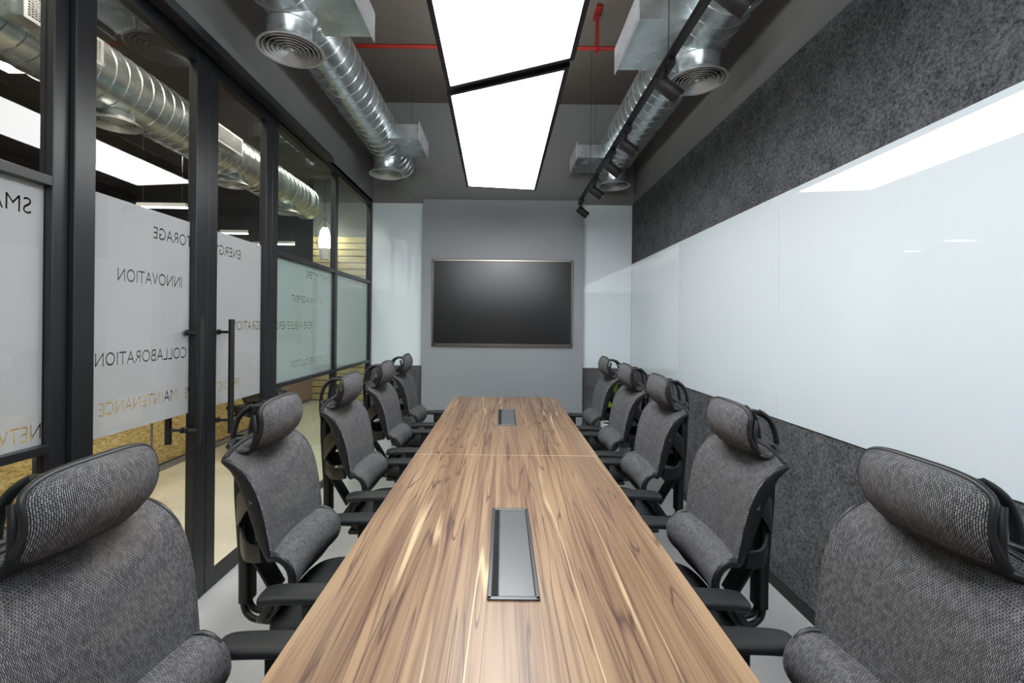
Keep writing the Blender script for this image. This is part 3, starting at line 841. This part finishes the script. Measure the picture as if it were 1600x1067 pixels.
# ------------------------------------------------------------------ pipes on the slab
rp = thing('sprinkler_pipe', 'thin red pipe crossing above the light panels under the ceiling slab', 'pipe', (0, 4.04, 3.95))
obj('pipe', G().tube([(XL+.01, 0, 0), (XR-.01, 0, 0)], .018, 12, up=(0, 0, 1)), M['red'], rp, 40)
for xx in (.80,):
    g = G().rbox(xx-.012, xx+.012, -.02, .02, -.045, .295, .002, 1).rbox(xx-.022, xx+.022, -.09, .09, .295, .328, .002, 1)
    obj('hanger', g, M['red'], rp)
for yy, nm in ((4.55, 'nearer'), (5.05, 'farther')) if False else ((3.83, 'farther'), (3.60, 'nearer')):
    tag(obj('conduit', G().tube([(XL+.01, yy, ZC-.025), (XR-.01, yy, ZC-.025)], .02, 10, up=(0, 0, 1)), M['cgrey'], None, 40), '%s grey conduit running across the ceiling slab beside the red pipe' % nm, 'conduit')

# ------------------------------------------------------------------ plants in the far corners
def plant(x, y, label, seed, potz, leaves, hgt):
    rd = random.Random(seed)
    r = thing('potted_plant', label, 'plant', (x, y, 0))
    obj('pot', G().lathe([(0, 0), (.085, 0), (.095, .01), (.118, potz), (.108, potz), (.10, potz-.02), (0, potz-.02)], 0, 0, 32), M['white'], r, 40)
    obj('soil', G().lathe([(.101, potz-.018), (0, potz-.015)], 0, 0, 24), M['soil'], r)
    for k in range(leaves):
        a = 2*PI*k/leaves+rd.uniform(-.3, .3); h = hgt*rd.uniform(.6, 1); sp = rd.uniform(.06, .17)
        c_, s_ = math.cos(a), math.sin(a)
        pth = smoothpath([(c_*.02, s_*.02, potz-.02), (c_*sp*.3, s_*sp*.3, potz+h*.45), (c_*sp*.7, s_*sp*.7, potz+h*.85), (c_*sp, s_*sp, potz+h)], 12)
        fl = [(.003+.017*math.sin(PI*(i/11)**.8)**.8 if i < 11 else .001, .0015) for i in range(12)]
        obj('leaf', G().tube(pth, 0, 8, flat=fl, up=(c_, s_, .3), power=2), M['leaf'], r, 60)
plant(1.28, 5.42, 'plant with upright yellow-green leaves in a white pot, far right corner', 5, .38, 14, .60)
plant(-1.40, 5.42, 'plant with broad green leaves in a white pot, far left corner by the glass', 9, .38, 14, .56)

# ------------------------------------------------------------------ the office beyond the glass
CXL = -9.0
struct('floor_corridor', G().box(CXL, XL-.081, -3.0, 12.0, -.1, 0), M['cfloor'])
struct('ceiling_corridor', G().box(CXL, XL-.081, -3.0, 12.0, ZC, ZC+.1), M['cdark'])
struct('wall_corridor_far', G().box(CXL, XL+2.5, 12.0, 12.1, 0, ZC), M['cdark'])
struct('wall_corridor_left', G().box(CXL-.1, CXL, -3.0, 12.0, 0, ZC), M['cdark'])
struct('wall_corridor_near', G().box(CXL, XL-.081, -3.1, -3.0, 0, ZC), M['cdark'])
struct('wall_corridor_right', G().box(XL-.08, XL, YB+.101, 12.0, 0, ZC), M['cgrey'])
tag(obj('carpet', G().box(-6.5, -3.45, -3, 8.0, .0005, .006), M['darkfloor']), 'dark grey carpet along the strand board partitions outside the glass doors', 'carpet')
# grey wall with a yellow slatted band, lamp in front
struct('wall_corridor_end', G().box(-3.75, XL-.081, 9.05, 9.2, 0, ZC), M['cgrey'])
sc = thing('slat_screen', 'pale yellow horizontal slat cladding on the wall beyond the glass', 'wall cladding', (-2.73, 9.049, 0))
m_sl = speckle('pale_slat_wood', (188, 172, 128), (204, 190, 148), 6, .55, stretch=(1, 1, 8))
g = G(); z = .02
while z < 3.22: g.box(-1.0, 1.0, -.03, 0, z, z+.108); z += .128
obj('slats', g, m_sl, sc)
tw = thing('tile_wall', 'greige tiled low wall seen under the frosted glass', 'wall', (-4.4, 8.4, 0))
g = G()
for i in range(5):
    for k in range(8): g.box(-.6+i*.25, -.6+i*.25+.244, -.02, .0, .01+k*.2, .01+k*.2+.194)
obj('tiles', g, M['beige'], tw); obj('core', G().box(-.6, .65, 0, .3, 0, 1.6), M['beige'], tw)
tag(obj('brown_board', G().box(-3.78, -3.72, 8.0, 9.0, .05, .95), M['brown']), 'brown board standing between the tiled wall and the slat cladding', 'board')
lp_ = thing('pendant_lamp', 'bright cage pendant lamp glowing in front of the yellow slats', 'lamp', (-3.40, 8.75, 0))
obj('bulb', G().lathe([(0, 3.33), (.05, 3.32), (.085, 3.24), (.11, 3.05), (.105, 2.95), (.0, 2.94)], 0, 0, 24), M['bulb'], lp_, 50)
obj('lamp_base', G().lathe([(0, 2.93), (.095, 2.93), (.105, 2.90), (.08, 2.72), (0, 2.72)], 0, 0, 24), M['white'], lp_, 40)
for k in range(4):
    a = k*PI/2+.4; c_, s_ = math.cos(a), math.sin(a)
    obj('cage_wire', G().tube(smoothpath([(c_*.10, s_*.10, 2.92), (c_*.14, s_*.14, 3.08), (c_*.11, s_*.11, 3.36), (0, 0, 3.52)], 10), .008, 6), M['blackm'], lp_, 40)
obj('cord', G().tube([(0, 0, 3.34), (0, 0, ZC)], .004, 6, up=(1, 0, 0)), M['blackm'], lp_)
# strand board partitions
for i, (a, b_, lb) in enumerate(((.2, 2.02, 'strand board partition outside, seen low through the left glass pane'), (2.18, 3.52, 'strand board partition outside, seen under the film of the left door'),
                                 (3.72, 4.70, 'strand board partition outside, seen behind the meeting door stiles'), (4.78, 6.9, 'strand board partition outside, seen under the film of the right door'))):
    tag(obj('strand_board', G().rbox(-3.62, -3.585, a, b_, .02, .98, .002, 1), M['osb']), lb, 'partition', 'strand board partitions in the office')
for yy, lb in ((2.10, 'black post standing between two strand boards, seen under the left door film'), (3.62, 'dark post beside the strand board gap near the door stiles')):
    tag(obj('partition_post', G().rbox(-3.63, -3.59, yy-.03, yy+.03, 0.001, 1.15, .003, 1), M['blackm']), lb, 'post')
for k, (yy, lb) in enumerate(((2.6, 'white desk beyond the first strand board gap'), (4.2, 'white desk beyond the second strand board gap'))):
    dsk = thing('desk', lb, 'desk', (-4.6, yy, 0))
    obj('desktop', G().rbox(-.6, .6, -.7, .7, .72, .745, .003, 1), M['white'], dsk)
    for sx in (-1, 1):
        for sy in (-1, 1): obj('leg', G().box(sx*.55-.02, sx*.55+.02, sy*.65-.02, sy*.65+.02, .006, .72), M['white'], dsk)
# a black office chair outside behind the right door
dup_c = dup(chair0, (-3.10, 5.75, 0), 2.6, 'mesh office chair standing outside the glass, seen low through the right door')
dup_c['group'] = 'office chair outside the glass'
# corridor duct and linear lamps
duct(-3.25, 3.47, .25, -1.0, 7.6, [1.9, 3.84, 5.49, 6.87], [(1.2, 1.7, -2.86), (2.75, 3.25, -2.86), (4.5, 5.0, -2.86)], 3.15, 1, 'big spiral air duct in the corridor beyond the glass partition', 'ventilation ducts')
for (x0, x1, y, zz, lb) in ((-4.85, -4.2, 6.1, 3.02, 'linear white lamp seen just above the film of the left door'), (-4.85, -4.40, 7.9, 3.03, 'linear white lamp seen above the film of the right door, left end'),
                            (-4.9, -4.65, 9.0, 3.02, 'short looking linear lamp seen near the right door post'), (-4.40, -4.05, 8.9, 3.02, 'linear white lamp seen in the fixed pane left of the slats')):
    r = thing('linear_lamp', lb, 'lamp', ((x0+x1)/2, y, zz), 0, 'linear lamps in the office')
    h = (x1-x0)/2
    obj('housing', G().box(-h, h, -.03, .03, .012, .06), M['white'], r); obj('diffuser', G().box(-h, h, -.03, .03, 0, .011), M['line_light'], r)
    for sx in (-1, 1): obj('wire', G().tube([(sx*h*.8, 0, .06), (sx*h*.8, 0, ZC-zz)], .0015, 6, up=(1, 0, 0)), M['chrome'], r)
# added ceiling fill panels (outside the picture, put in to light the corridor floor)
for (x, y, lb) in ((-2.35, .3, 'added fill panel on the office ceiling near the left picture edge side'), (-2.35, 3.1, 'added fill panel on the office ceiling outside the glass doors'),
                   (-2.5, 6.6, 'added fill panel on the office ceiling before the slat wall'), (-5.2, 1.5, 'added fill panel on the office ceiling over the desks, nearer'), (-5.2, 4.5, 'added fill panel on the office ceiling over the desks, farther')):
    r = thing('office_fill_panel', lb, 'ceiling light', (x, y, ZC-.03), 0, 'added office fill panels')
    obj('trim', G().box(-.33, .33, -.63, .63, .006, .0295), M['white'], r); obj('diffuser', G().box(-.3, .3, -.6, .6, 0, .0055), M['corridor_fill'], r)
